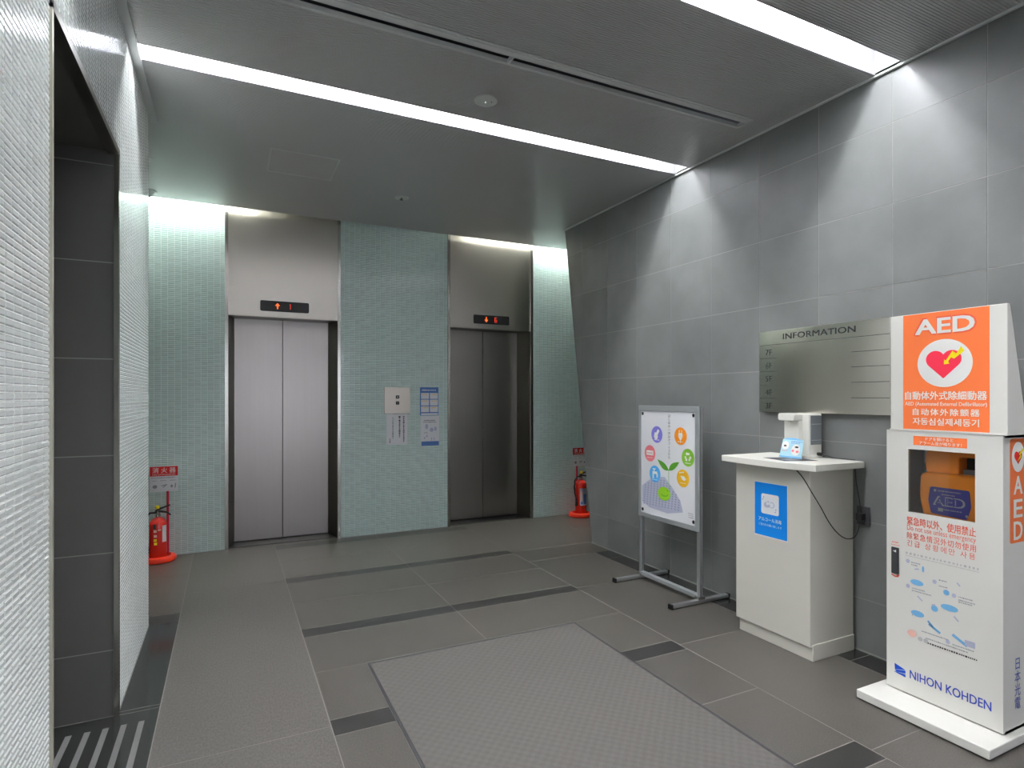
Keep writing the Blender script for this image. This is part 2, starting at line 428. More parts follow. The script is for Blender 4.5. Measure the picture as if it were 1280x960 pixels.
# --- left wall (same mosaic, its brighter light painted in), opening 1.985..3.06
frL = lambda u, v, n=0: (XL-.003+n, u, v)
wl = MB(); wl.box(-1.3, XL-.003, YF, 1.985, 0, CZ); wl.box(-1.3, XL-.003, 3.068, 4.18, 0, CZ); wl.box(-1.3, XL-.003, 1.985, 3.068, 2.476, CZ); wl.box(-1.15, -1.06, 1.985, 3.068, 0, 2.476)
WL = struct(wl.build('wall_left', 'grout_bright'))
near = (1.57, .99, 1.975, 1.775)     # the 300 tiles that show largest, each an object
mesh_t = None; PU, PVV = (1.975-1.57)/7, .785/43
for i in range(7):
    for j in range(43):
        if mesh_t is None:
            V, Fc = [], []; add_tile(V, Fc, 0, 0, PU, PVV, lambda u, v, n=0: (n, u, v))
            mesh_t = bpy.data.meshes.new('mosaic_tile'); mesh_t.from_pydata(V, [], Fc); mesh_t.materials.append(M['mosaic_lit'])
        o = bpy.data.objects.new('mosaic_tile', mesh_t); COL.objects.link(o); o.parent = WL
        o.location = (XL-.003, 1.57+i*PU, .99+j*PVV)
mosaic(WL, [(-1.2, 0, 1.57, CZ), (1.57, 0, 1.975, .99), (1.57, 1.775, 1.975, CZ), (3.085, 0, 4.178, CZ), (1.975, 2.49, 3.085, CZ)], frL, 'mosaic_lit', 'mosaic_tiles')
# return face of that wall towards the lift bay
# opening edge trims and dark slate reveal
op = MB(); op.box(-.47, XL+.006, 1.975, 1.99, 0, 2.476); op.build('edge_trim', 'beige_edge', WL)
op = MB(); op.box(-.449, XL+.006, 3.054, 3.080, 0, 2.47); op.build('edge_trim', 'mirror_trim', WL)['label'] = 'polished steel corner trim'
op = MB(); op.box(-.47, XL+.006, 1.975, 3.082, 2.462, 2.49); op.build('edge_trim', 'steel_dark', WL)
frV = FY(3.0622)
B(-1.06, -.449, 3.0625, 3.068, 0, 2.47).build('joint_backing', 'joint', WL)
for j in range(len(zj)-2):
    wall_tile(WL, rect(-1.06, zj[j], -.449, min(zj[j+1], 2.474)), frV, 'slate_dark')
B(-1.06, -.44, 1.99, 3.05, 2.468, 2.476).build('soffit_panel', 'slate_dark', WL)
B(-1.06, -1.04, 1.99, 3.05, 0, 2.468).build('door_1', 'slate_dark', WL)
# side and rear walls of the lift bay, out of view
struct(B(-1.02, -.9, 4.18, 6.3, 0, ZT).build('wall_left_recess', 'grout_bright'))
struct(B(-.9, -.885, 5.42, 5.92, .01, 2.3).build('unseen_dark_panel', 'steel_dark'))  # unseen dark panel added for the dark band mirrored in the information board
struct(B(5.5, 5.62, 3.4, 6.3, 0, ZT).build('wall_right_recess', 'slate'))
struct(B(3.30, 5.5, 3.3, 3.4, 0, ZT).build('wall_side_recess', 'slate'))
# entrance side behind the camera
wf = MB(); wf.box(-.6, 3.3, YF-.15, YF, 2.7, CZ+.2); wf.box(-.6, -.2, YF-.15, YF, 0, 2.7); wf.box(2.9, 3.3, YF-.15, YF, 0, 2.7)
struct(wf.build('wall_front', 'slate'))
g_ = sroot('window_1', (1.35, YF-.07, 0))
for k in range(4):
    a = -.2+k*.775
    MB().ring(rect(a, 0, a+.775, 2.7), rect(a+.03, .03, a+.745, 2.67), FY(YF-.05), 0, .04).build('window_frame', 'alu', g_)
    B(a+.03, a+.745, YF-.075, YF-.067, .03, 2.67).build('window_pane', 'glass', g_)
struct(B(-6, 9, -14, YF-.15, -.1, -.02).build('pavement', 'floor_joint'))

# --- ceiling
CE = struct(B(-1.3, 5.5, YF, YB+.3, ZT, ZT+.1).build('ceiling', 'dark'))
def ribbed(x0, x1, y0, y1, pitch=.0135, gap=.0035, dep=.002):
    s = MB(); y = y0; n = max(1, int((y1-y0)/pitch)); p = (y1-y0)/n
    for i in range(n):
        a, b, c = y0+i*p, y0+i*p+p-gap, y0+(i+1)*p
        s.quad([(x0, b, CZ), (x1, b, CZ), (x1, a, CZ), (x0, a, CZ)])
        s.quad([(x0, b, CZ+dep), (x1, b, CZ+dep), (x1, b, CZ), (x0, b, CZ)])
        s.quad([(x0, c, CZ+dep), (x1, c, CZ+dep), (x1, b, CZ+dep), (x0, b, CZ+dep)])
        s.quad([(x0, c, CZ), (x1, c, CZ), (x1, c, CZ+dep), (x0, c, CZ+dep)])
    s.box(x0, x1, y0, y1, CZ+dep+.001, CZ+.02)
    return s.build('ceiling_panel', 'ceil', CE, fix=False)
XA, XB = XL+.04, XR-.012
S1, S2, S3 = (3.347, 3.494), (1.81, 1.95), (.27, .41)
q_ = .0062
for y0, y1 in ((YF, S3[0]-q_), (S3[1]+q_, S2[0]-q_), (S2[1]+q_, 2.585), (2.72, S1[0]-q_)): ribbed(XA, XB, y0, y1)
ribbed(XA, -.15, 2.585, 2.72); ribbed(2.935, XB, 2.585, 2.72)
ribbed(XA, XB, S1[1]+q_, 4.24); ribbed(-1.3, XB, 4.24, 5.0); ribbed(-1.3, 5.5, 5.0, 5.835); ribbed(XR+.1, 5.5, 3.4, 5.0)
B(-1.3, 5.5, 5.83, 5.838, CZ-.003, CZ+.30).build('cove_lip', 'ceil_trim', CE)
struct(B(XL-.002, XA, YF, 4.245, CZ-.012, CZ+.012).build('trim_1', 'ceil_trim'))
struct(B(XB, XR+.003, YF, 5.17, CZ-.010, CZ+.012).build('trim_2', 'ceil_trim'))

# --- recessed strip lights
def strip_light(y0, y1, label, x1=XB):
    t = thing('strip_light', ((XA+x1)/2, (y0+y1)/2, CZ), label, 'light', 'recessed ceiling strip lights')
    s = MB(); zt = CZ+.17
    s.box(XA, x1, y0-.006, y0, CZ+.0005, zt); s.box(XA, x1, y1, y1+.006, CZ+.0005, zt); s.box(XA, x1, y0-.006, y1+.006, zt, zt+.006)
    s.box(XA-.006, XA, y0, y1, CZ+.0005, zt); s.box(x1, x1+.006, y0, y1, CZ+.0005, zt)
    s.build('housing', 'slot', t)
    n = 3; L_ = (x1-XA-.27)/n; yc = (y0+y1)/2
    for k in range(n):
        a = XA+.05+k*L_
        MB().lathe([(.0, a+.012), (.019, a+.014), (.019, a+L_-.014), (0, a+L_-.012)], (0, yc, CZ+.125), 12, 'x').build('lamp_tube', 'tube', t)
        B(a+.0, a+.012, yc-.015, yc+.015, CZ+.09, CZ+.17).build('lamp_holder', 'white', t)
    return t
strip_light(*S1, 'long white recessed light strip across the ceiling nearer the lifts')
strip_light(*S2, 'bright recessed light strip at the top right above the slate wall')
strip_light(*S3, 'recessed light strip over the entrance behind the viewer')
def cove_light(x0, x1, label):
    t = thing('cove_light', ((x0+x1)/2, YB-.05, CZ+.1), label, 'light', 'cove lights above the lift wall')
    yc = YB-.055
    MB().lathe([(0, x0), (.013, x0+.002), (.013, x1-.002), (0, x1)], (0, yc, CZ+.13), 10, 'x').build('lamp_tube', 'tube_cove', t)
    B(x0, x1, yc-.02, yc+.02, CZ+.15, CZ+.17).build('housing', 'slot', t)
cove_light(-.88, .2, 'hidden cove lamp glowing above the left end of the lift wall')
cove_light(2.42, 4.6, 'hidden cove lamp glowing above the right hand lift')

# --- air slot
t = thing('air_slot', (1.4, 2.65, CZ), 'long narrow linear air diffuser in the ceiling between the light strips', 'vent')
MB().ring(rect(-.15, 2.585, 2.935, 2.72), rect(-.12, 2.646, 2.918, 2.705), lambda u, v, n=0: (u, v, CZ-n), -.02, .003).build('frame', 'ceil_trim', t)
B(-.13, 2.925, 2.60, 2.63, CZ-.007, CZ-.002).build('lip', 'ceil_trim', t)
B(-.13, 2.93, 2.64, 2.71, CZ+.05, CZ+.055).build('slot_back', 'dark', t)
for x in (1.30,): B(x-.006, x+.006, 2.646, 2.705, CZ-.002, CZ+.02).build('divider', 'ceil_trim', t)
# access hatch
t = thing('access_hatch', (.5, 4.56, CZ), 'square ceiling access hatch with thin frame above the left lift', 'hatch')
frC = lambda u, v, n=0: (u, v, CZ-n)
MB().ring(rect(.262, 4.34, .735, 4.80), rect(.276, 4.354, .721, 4.786), frC, -.002, .004).build('frame', 'ceil_trim', t)
MB().prism(rect(.282, 4.36, .715, 4.78), frC, -.002, .001).build('hatch_panel', 'ceil', t)
# fittings
t = thing('emergency_light', (1.345, 3.105, CZ), 'round white emergency lamp beside the long light strip', 'light')
MB().lathe([(0, -.010), (.045, -.010), (.066, -.006), (.068, .003), (.066, .006), (0, .006)], (1.345, 3.105, CZ), 32).build('cover', 'lens', t)
MB().lathe([(0, -.018), (.009, -.016), (.011, -.009), (0, -.009)], (1.345, 3.105, CZ), 14).build('bulb', 'chrome', t)
MB().lathe([(0, -.013), (.004, -.012), (.004, -.009), (0, -.009)], (1.375, 3.09, CZ), 8).build('test_button', 'dark', t)
t = thing('sprinkler', (1.347, 4.94, CZ), 'small round sprinkler head in the ceiling before the lifts', 'sprinkler')
MB().lathe([(.028, -.004), (.055, -.007), (.062, -.002), (.062, .004), (.028, .004)], (1.347, 4.94, CZ), 28).build('flange', 'lens', t)
MB().lathe([(0, -.022), (.016, -.021), (.017, -.018), (.006, -.016), (.008, .0), (0, .0)], (1.347, 4.94, CZ), 16).build('nozzle', 'steel_dark', t)
t = thing('dome_fitting', (-.60, 5.70, CZ), 'pale round dome fitting at the ceiling edge over the left fire extinguisher', 'detector')
MB().lathe([(0, -.045), (.02, -.043), (.04, -.03), (.05, -.016), (.066, -.012), (.068, .003), (0, .003)], (-.60, 5.70, CZ), 26).build('dome', 'lens', t)
MB().lathe([(0, -.052), (.014, -.05), (.02, -.042), (0, -.04)], (-.60, 5.70, CZ), 14).build('sensor', 'dark', t)
t = thing('ceiling_sprinkler', (-.545, 4.95, CZ), 'small white ceiling fitting just showing past the end of the left wall', 'sprinkler')
MB().lathe([(0, -.03), (.012, -.028), (.03, -.012), (.052, -.006), (.054, .003), (0, .003)], (-.545, 4.95, CZ), 24).build('cover', 'lens', t)
MB().lathe([(0, -.045), (.01, -.043), (.01, -.028), (0, -.027)], (-.545, 4.95, CZ), 12).build('nozzle', 'chrome', t)

# ------------------------------------------------------------------ lifts
def seven_seg(ch, cx, cy, w_, h):
    t = w_*.17; out = []
    segs = {'1': 'bc', '6': 'acdefg'}[ch]
    x0, x1, y0, y1, ym = cx-w_/2, cx+w_/2, cy-h/2, cy+h/2, cy
    if ch == '1': x1 = cx; out.append(bar(cx-t*1.6, y1-t*1.2, cx, y1, t))
    D = {'a': (x0, y1, x1, y1), 'b': (x1, ym, x1, y1), 'c': (x1, y0, x1, ym), 'd': (x0, y0, x1, y0), 'e': (x0, y0, x0, ym), 'f': (x0, ym, x0, y1), 'g': (x0, ym, x1, ym)}
    for s in segs: out.append(bar(*D[s], t))
    return out
def lift(x0, x1, side, digit, arrow, label):
    cx = (x0+x1)/2; t = thing('lift', (cx, YB, 0), label, 'elevator', 'lifts in the back wall')
    HZ = 2.153; fr = FY(YB)
    hp = B(x0, x1, YB-.004, YB+.05, HZ, ZT).build('header_panel', 'steel', t)
    for s_, xe in ((-1, x0), (1, x1)):
        B(xe-.014, xe+.014, YB-.018, YB+.06, 0, ZT).build('edge_trim', 'mirror_trim', t)['label'] = 'polished vertical trim'
    dx = .067; yd = YB+.24
    for a, b in ((x0+.014, x0+dx), (x1-.014, x1-dx)):
        MB().prism([(a, YB+.0), (b, yd), (b-(b-a)*1.2, yd), (a-(b-a)*.3, YB)], FZ(0), 0, HZ).build('jamb', 'steel_dark', t)
    B(x0+.014, x1-.014, YB+.05, yd+.02, HZ, HZ+.02).build('soffit', 'steel_dark', t)
    a, b = x0+.065, x1-.068; m = (a+b)/2
    for p, q in ((a, m-.0022), (m+.0022, b)):
        B(p, q, yd, yd+.03, .012, HZ+.005).build('door_panel', 'steel_door', t, bevel=.0015, seg=1)
    B(a, b, yd+.031, yd+.045, 0, HZ).build('shaft_back', 'black', t)
    B(x0+.014, x1-.014, YB+.04, yd+.03, .0005, .004).build('sill', 'granite' if side == 0 else 'granite_dark', t)
    B(a, b, yd-.012, yd-.004, .004, .0055).build('sill_groove', 'black', t)
    ix = cx+(.0 if side == 0 else .0)
    ic = MB().prism(rrect(ix-.217, 2.207, ix+.217, 2.306, .014), fr, .004, .012).build('indicator', 'black', hp, bevel=.001, seg=1)
    ax = ix-.066; az = 2.257
    sgn = 1 if arrow == 'up' else -1
    A = decal('arrow', [[(ax-.023, az+sgn*.003), (ax+.023, az+sgn*.003), (ax, az+sgn*.028)], rect(ax-.006, az-.026, ax+.006, az+.026)], fr, .0132, 'led', hp)
    D_ = decal('digit', seven_seg(digit, ix+.048, az, .024, .048), fr, .0132, 'led_red', hp)
    return t
lift(*E1, 0, '1', 'up', 'left lift with pale steel doors, red arrow pointing up beside a 1')
lift(*E2, 1, '6', 'down', 'right lift with darker steel doors, red arrow pointing down beside a 6')

# call panel and notices between the lifts
frW = FY(YB)
t = thing('call_panel', (1.57, YB, 1.36), 'square brushed steel call plate with two black buttons between the lifts', 'panel')
MB().prism(rect(1.437, 1.226, 1.706, 1.498), frW, 0, .018).build('plate', 'steel', t, bevel=.002)
for z in (1.398, 1.336):
    b_ = MB().prism(rrect(1.556, z-.016, 1.590, z+.016, .003), frW, .018, .023).build('button', 'black', t)
    decal('button_mark', [ell(1.573, z, .006, n=10)], frW, .0235, 'lens', b_)
t = thing('paper_notice', (1.57, YB, .9), 'white paper notice with vertical black writing taped under the call plate', 'notice')
MB().prism(rect(1.462, .908, 1.680, 1.222), frW, .0005, .0035).build('sheet', 'paper', t)
decal('writing', vdashes(1.642, 1.20, .935, .020, 1)+vdashes(1.598, 1.20, .985, .020, 2)+vdashes(1.528, 1.19, .97, .011, 3)+vdashes(1.497, .97, .925, .012, 4), frW, .004, 'black_text', t)
t = thing('blue_notice', (1.92, YB, 1.2), 'blue edged poster of six white boxes beside the call plate', 'notice')
MB().prism(rect(1.818, 1.203, 2.021, 1.501), frW, .0005, .0035).build('sheet', 'mid_blue', t)
bx = []; 
for r in range(3):
    for c in range(2):
        a = 1.828+c*.098; z = 1.440-r*.070; bx.append(rect(a, z-.062, a+.088, z))
bx.append(rect(1.828, 1.207, 2.015, 1.226))
decal('panels', bx, frW, .004, 'paper', t)
bt = []
for r in range(3):
    for c in range(2): bt += dashes(1.842+c*.098, 1.905+c*.098, 1.425-r*.070, .010, r*2+c)
decal('caption', bt, frW, .0045, 'gold', t)
decal('heading', dashes(1.838, 2.005, 1.470, .014, 5), frW, .0045, 'paper', t)
t = thing('illustrated_notice', (1.93, YB, .88), 'white leaflet with small drawings and a blue band below the blue poster', 'notice')
MB().prism(rect(1.827, .880, 2.030, 1.196), frW, .0005, .0035).build('sheet', 'paper', t)
decal('band', [rect(1.832, .882, 2.026, .928)], frW, .004, 'mid_blue', t)
decal('drawing', [ell(1.89, 1.085, .016, .028), ell(1.945, 1.05, .022), rect(1.975, 1.04, 2.0, 1.08), rect(1.86, .955, 1.875, .975), rect(1.94, .935, 1.948, .97), rect(1.968, .935, 1.976, .97), rect(1.885, .975, 1.9, .995)], frW, .004, 'lavender', t)
decal('writing', dashes(1.86, 1.985, 1.150, .009, 8)+dashes(1.85, 2.0, 1.132, .007, 9)+dashes(1.86, 1.9, 1.02, .006, 10), frW, .0042, 'black_text', t)

# ------------------------------------------------------------------ fire extinguishers and stands
def ext_stand(cx, cy, sx, label, g):
    t = thing('extinguisher_stand', (cx, cy, 0), label, 'stand', g)
    MB().lathe([(0, .0), (.125, .0), (.135, .008), (.137, .03), (.128, .043), (.098, .05), (.094, .040), (.09, .022), (0, .020)], (cx, cy, 0), 36).build('base', 'base_red', t)
    px = cx+sx
    MB().tube([(px, cy+.075, .03), (px, cy+.075, .60)], .010, 12).build('pole', 'pole_red', t)
    yb = cy+.062; fr = FY(yb)
    b_ = MB().prism(rect(cx-.068, .583, cx+.142, .797), fr, 0, .005).build('sign_board', 'paper', t)
    decal('sign_header', [rect(cx-.068, .715, cx+.142, .797)], fr, .0056, 'sign_red', b_)
    lettering('sign_lettering', '消 火 器', cx-.048, cx+.125, .742, .788, fr, .0062, 'sign_white', b_, bold=.01)
    lettering('sign_caption', 'FIRE EXTINGUISHER', cx-.048, cx+.125, .722, .734, fr, .0062, 'sign_white', b_)
    decal('fine_print', dashes(cx-.058, cx+.13, .700, .008, 3)+dashes(cx-.055, cx-.01, .676, .006, 4)+dashes(cx+.01, cx+.06, .676, .006, 5)+dashes(cx+.08, cx+.13, .676, .006, 6)
          + [ell(cx-.03, .625, .018, .016, 8), bar(cx+.02, .63, cx+.06, .64, .008), bar(cx+.03, .615, cx+.05, .63, .006), ell(cx+.095, .625, .009, .014, 7), bar(cx+.12, .61, cx+.125, .65, .008)], fr, .0062, 'grey_text', b_)
def extinguisher(cx, cy, label, g, kind):
    t = thing('fire_extinguisher', (cx, cy, .022), label, 'extinguisher', g)
    R_ = .066; Hh = .375 if kind == 0 else .43
    MB().lathe([(0, .022), (R_-.006, .024), (R_, .035), (R_, Hh-.055), (R_-.006, Hh-.035), (R_-.022, Hh-.015), (.024, Hh-.002), (.017, Hh), (.017, Hh+.008), (0, Hh+.008)], (cx, cy, 0), 32).build('cylinder', 'ext_red', t)
    MB().lathe([(0, Hh+.004), (.02, Hh+.005), (.02, Hh+.025), (.013, Hh+.03), (.013, Hh+.055), (0, Hh+.056)], (cx, cy, 0), 18).build('valve', 'chrome', t)
    z = Hh+.045; d = 1
    lv = MB().tube([(cx-.02, cy, z+.005), (cx+.02, cy-.01, z+.03), (cx+.09, cy-.02, z+.055)], [.009, .009, .006], 8)
    lv.build('top_lever', 'black', t)
    MB().tube([(cx-.02, cy, z-.002), (cx+.02, cy-.01, z+.004), (cx+.065, cy-.02, z-.004), (cx+.095, cy-.022, z-.03)], [.009, .009, .008, .006], 8).build('carry_handle', 'black', t)
    MB().tube([(cx-.005, cy-.02, z+.055), (cx-.005, cy-.02, z+.03)], .016, 10).build('safety_pin', 'yellow', t)
    s = -1
    MB().tube([(cx-.015, cy-.01, z-.005), (cx-.06, cy-.015, z-.004), (cx-.095, cy-.02, z-.05), (cx-.103, cy-.02, z-.12), (cx-.095, cy-.02, z-.2), (cx-.075, cy-.02, z-.265), (cx-.073, cy-.02, z-.32)], .009, 8).build('hose', 'black', t)
    MB().tube([(cx-.073, cy-.02, z-.29), (cx-.075, cy-.02, z-.345)], [.012, .015], 10).build('nozzle', 'black', t)
    def curved(a0, a1, z0, z1, m, nm, off=.0012):
        s = MB(); n = 10
        for i in range(n):
            A, C = a0+(a1-a0)*i/n, a0+(a1-a0)*(i+1)/n
            p = lambda g, zz: (cx+(R_+off)*math.sin(g), cy-(R_+off)*math.cos(g), zz)
            s.quad([p(A, z0), p(C, z0), p(C, z1), p(A, z1)])
        return s.build(nm, m, t, fix=False)
    if kind == 0:
        curved(.55, 1.15, .17, .31, 'paper', 'label')['label'] = 'white instruction label'
        for k, (a, zz) in enumerate(((-.42, .255), (-.40, .215), (-.42, .18), (-.38, .15))): curved(a, a+.35, zz, zz+.022, 'yellow' if k > 1 else 'peach', 'marking', .0016)
        curved(-.5, -.15, .285, .325, 'dark', 'marking', .0016); curved(.05, .4, .27, .282, 'peach', 'marking', .0016)
    else:
        curved(-.75, .75, .137, .335, 'lavender', 'label')['label'] = 'blue and white instruction label'
        curved(-.1, .6, .15, .27, 'mid_blue', 'marking', .0016); curved(-.6, -.3, .19, .30, 'peach', 'marking', .0016); curved(-.6, -.25, .15, .18, 'mid_blue', 'marking', .0016)
ext_stand(-.535, 5.79, .065, 'red round extinguisher stand with sign at the left end of the lift wall', 'extinguisher stands')
extinguisher(-.535, 5.785, 'red fire extinguisher partly hidden by the bright mosaic wall at left', 'fire extinguishers', 0)
ext_stand(3.715, 5.79, 0.0, 'red extinguisher stand with sign half hidden behind the slate wall', 'extinguisher stands')
extinguisher(3.72, 5.785, 'red fire extinguisher with black hose and blue label behind the slate wall', 'fire extinguishers', 1)

# ------------------------------------------------------------------ entrance mat
t = thing('entrance_mat', ((MX0+MX1)/2, (MY0+MY1)/2, 0), 'large grey woven entrance mat with dark border set in the floor', 'mat')
MB().prism(rect(MX0+.014, MY0+.014, MX1-.014, MY1-.014), FZ(0), -.0025, .003).build('mat_surface', 'weave', t)
MB().ring(rect(MX0, MY0, MX1, MY1), rect(MX0+.012, MY0+.012, MX1-.012, MY1-.012), FZ(0), -.0025, .0035).build('mat_frame', 'dark', t)

# ------------------------------------------------------------------ information board
t = thing('information_board', (3.11, 2.28, 1.3), 'wide brushed steel directory board reading INFORMATION on the slate wall', 'sign')
fr = FX(3.100); U = lambda y: -y
pl_ = MB().prism(rect(U(2.695), 1.303, U(1.862), 1.818), FX(3.120), 0, .02).build('plate', 'board', t, bevel=.002, seg=1)
lettering('heading', 'INFORMATION', U(2.515), U(2.050), 1.757, 1.792, fr, .0006, 'black_text', t, bold=.02)
ln = [rect(U(2.69), 1.7285, U(1.866), 1.7305)]
for z in (1.643, 1.560, 1.475, 1.389): ln += [rect(U(2.69), z, U(2.565), z+.0022), rect(U(2.075), z+.004, U(1.866), z+.0062)]
decal('ruled_line', ln, fr, .0006, 'black_text', t)
for s, z in (('7F', 1.683), ('6F', 1.598), ('5F', 1.514), ('4F', 1.429), ('3F', 1.343)):
    lettering('floor_number', s, U(2.645), U(2.598), z-.018, z+.018, fr, .0008, 'black_text', t, keep=True)

# ------------------------------------------------------------------ poster stand
t = thing('poster_stand', (2.87, 3.3, 0), 'grey metal poster stand on black capped feet before the slate wall', 'sign stand')
PX = 2.875; ya, yb = 3.625, 2.976
for y in (3.61, 2.991):
    B(PX-.014, PX+.014, y-.015, y+.015, .035, 1.33).build('post', 'alu', t, bevel=.003)
    B(PX-.25, PX+.26, y-.016, y+.016, .004, .030).build('foot', 'alu', t, bevel=.005)
    for x in (PX-.262, PX+.247): B(x, x+.016, y-.019, y+.019, .0, .033).build('foot_cap', 'black', t, bevel=.003)
    B(PX-.03, PX+.03, y-.02, y+.02, .028, .05).build('foot_bracket', 'chrome', t, bevel=.002)
B(PX-.018, PX+.018, 3.0, 3.60, .03, .058).build('lower_rail', 'alu_grey', t, bevel=.003)
fp = FX(PX-.004)
MB().ring(rect(U(3.625), .483, U(2.976), 1.335), rect(U(3.597), .518, U(3.019), 1.292), fp, 0, .014).build('poster_frame', 'alu_grey', t, bevel=.003)
po = MB().prism(rect(U(3.600), .515, U(3.016), 1.295), fp, .001, .008).build('poster', 'paper', t)
po['label'] = 'white poster with sprout and coloured discs'
f2 = FX(PX-.004-.0085); K = po
def pd(nm, polys, m, n=.0): return decal(nm, polys, f2, n, m, K)
# tower building seen from below
pd('tower', [[(U(3.585), .72), (U(3.46), .80), (U(3.33), .815), (U(3.255), .755), (U(3.165), .665), (U(3.14), .59), (U(3.3), .555), (U(3.50), .565), (U(3.585), .60)]], 'lavender')
wn = []
for i in range(12):
    for j in range(12):
        u = U(3.57)+i*.034+j*.002; v = .585+j*.0175+i*.001
        top = .72+(u-U(3.585))*.62 if u < U(3.46) else (.80 if u < U(3.33) else .80-(u-U(3.33))*.75)
        if v < top-.012: wn.append([(u, v), (u+.014, v-.003), (u+.016, v+.007), (u+.002, v+.009)])
pd('tower_window', wn, 'lav_dark', .0003)
for (y, z, m) in ((3.416, 1.12, 'purple'), (3.164, 1.123, 'orange'), (3.494, .974, 'pink'), (3.091, .978, 'green'), (3.437, .825, 'cyan'), (3.14, .829, 'gold')):
    pd('disc', [ell(U(y), z, .062)], m, .0004)
W_ = 'sign_white'
pd('disc_symbol', [ell(U(3.425), 1.105, .020, .024), bar(U(3.425), 1.11, U(3.395), 1.155, .022), bar(U(3.44), 1.10, U(3.43), 1.135, .018)], W_, .0007)
pd('disc_symbol', [rrect(U(3.185), 1.115, U(3.143), 1.145, .008), [(U(3.185), 1.118), (U(3.143), 1.118), (U(3.158), 1.095), (U(3.170), 1.095)], bar(U(3.176), 1.14, U(3.176), 1.165, .006), bar(U(3.152), 1.14, U(3.152), 1.165, .006), bar(U(3.164), 1.10, U(3.164), 1.075, .006)], W_, .0007)
pd('disc_symbol', [rect(U(3.535), .960, U(3.455), .995)], W_, .0007); pd('disc_detail', dashes(U(3.528), U(3.462), .978, .010, 3), 'pink', .0009)
ra = []
for k in range(3):
    a = math.radians(90+120*k); cx_, cz_ = U(3.091)+.022*math.cos(a), .982+.022*math.sin(a); b2 = a+math.pi/2
    ra += [bar(cx_-.016*math.cos(b2), cz_-.016*math.sin(b2), cx_+.010*math.cos(b2), cz_+.010*math.sin(b2), .014)]
    ra += [[(cx_+.008*math.cos(b2)+.013*math.cos(a), cz_+.008*math.sin(b2)+.013*math.sin(a)), (cx_+.008*math.cos(b2)-.013*math.cos(a), cz_+.008*math.sin(b2)-.013*math.sin(a)), (cx_+.022*math.cos(b2), cz_+.022*math.sin(b2))]]
pd('disc_symbol', ra, W_, .0007)
pd('disc_symbol', [rect(U(3.465), .825, U(3.41), .845), rect(U(3.465), .79, U(3.448), .825), rect(U(3.42), .80, U(3.405), .83), rect(U(3.45), .845, U(3.44), .862), rect(U(3.462), .858, U(3.428), .866)], W_, .0007)
pd('disc_symbol', [[(U(3.165), .845), (U(3.13), .845), (U(3.105), .825), (U(3.125), .812), (U(3.15), .82)], bar(U(3.175), .865, U(3.13), .872, .008)], W_, .0007)
dd = []
for (y, z) in ((3.416, 1.080), (3.164, 1.083), (3.494, .942), (3.091, .940), (3.437, .782), (3.14, .795)): dd += dashes(U(y)-.03, U(y)+.03, z, .007, int(y*100))
pd('disc_caption', dd, W_, .0007)
def leafp(u0, v0, u1, v1, bulge):
    n = 10; P = []; d = Vector((u1-u0, v1-v0)); nrm = Vector((-d.y, d.x)).normalized()
    for i in range(n+1):
        t_ = i/n; p = Vector((u0, v0))+d*t_+nrm*bulge*math.sin(math.pi*t_**.8); P.append(tuple(p))
    for i in range(n-1, 0, -1):
        t_ = i/n; p = Vector((u0, v0))+d*t_-nrm*bulge*.7*math.sin(math.pi*t_**.8); P.append(tuple(p))
    return P
pd('sprout_leaf', [leafp(U(3.286), .868, U(3.409), .938, .026)], 'leaf', .0006); pd('sprout_leaf', [leafp(U(3.286), .868, U(3.177), .938, .026)], 'leaf', .0006)
pd('sprout_stem', [bar(U(3.286), .872, U(3.284), .735, .004)], 'leaf', .0006)
pd('green_ball', [ell(U(3.335), .692, .068, .050)], 'lime', .0008)
pd('ball_face', [bar(U(3.365), .685, U(3.345), .675, .006), bar(U(3.345), .675, U(3.31), .678, .006), bar(U(3.31), .678, U(3.292), .69, .006), ell(U(3.30), .72, .006, n=8)], 'leaf', .0010)
lettering('headline', 'はじめの一歩はオフィスから', U(3.293), U(3.268), .952, 1.272, f2, .0006, 'dark', K, vertical=True)
pd('fine_print', dashes(U(3.087), U(3.04), .595, .006, 2)+dashes(U(3.087), U(3.035), .582, .006, 3)+dashes(U(3.085), U(3.035), .568, .008, 4), 'grey_text', .0006)
for y, z in ((3.578, 1.272), (3.036, 1.272), (3.578, .540), (3.036, .543)):
    MB().prism(ell(U(y), z, .010, .013, 12), f2, 0, .004).build('poster_clip', 'black', t)

# ------------------------------------------------------------------ console desk
t = thing('console_desk', (2.95, 2.32, 0), 'cream pedestal desk with bowed top against the slate wall', 'desk')
B(2.76, 3.115, 2.072, 2.570, .075, 1.008).build('body', 'warm_white', t, bevel=.002, seg=1)
B(2.775, 3.115, 2.066, 2.558, .0, .086).build('plinth', 'warm_white', t, bevel=.002, seg=1)
top = []
n = 12
for i in range(n+1):
    y = 2.62-.61*i/n; x = 2.692-.035*math.sin(math.pi*i/n)+.03*i/n; top.append((x, y))
top += [(3.118, 2.01), (3.118, 2.62)]
MB().prism(top, FZ(0), 1.012, 1.047).build('desk_top', 'counter', t, bevel=.002, seg=1)
B(2.80, 3.10, 2.10, 2.54, 1.006, 1.013).build('top_spacer', 'warm_white', t)
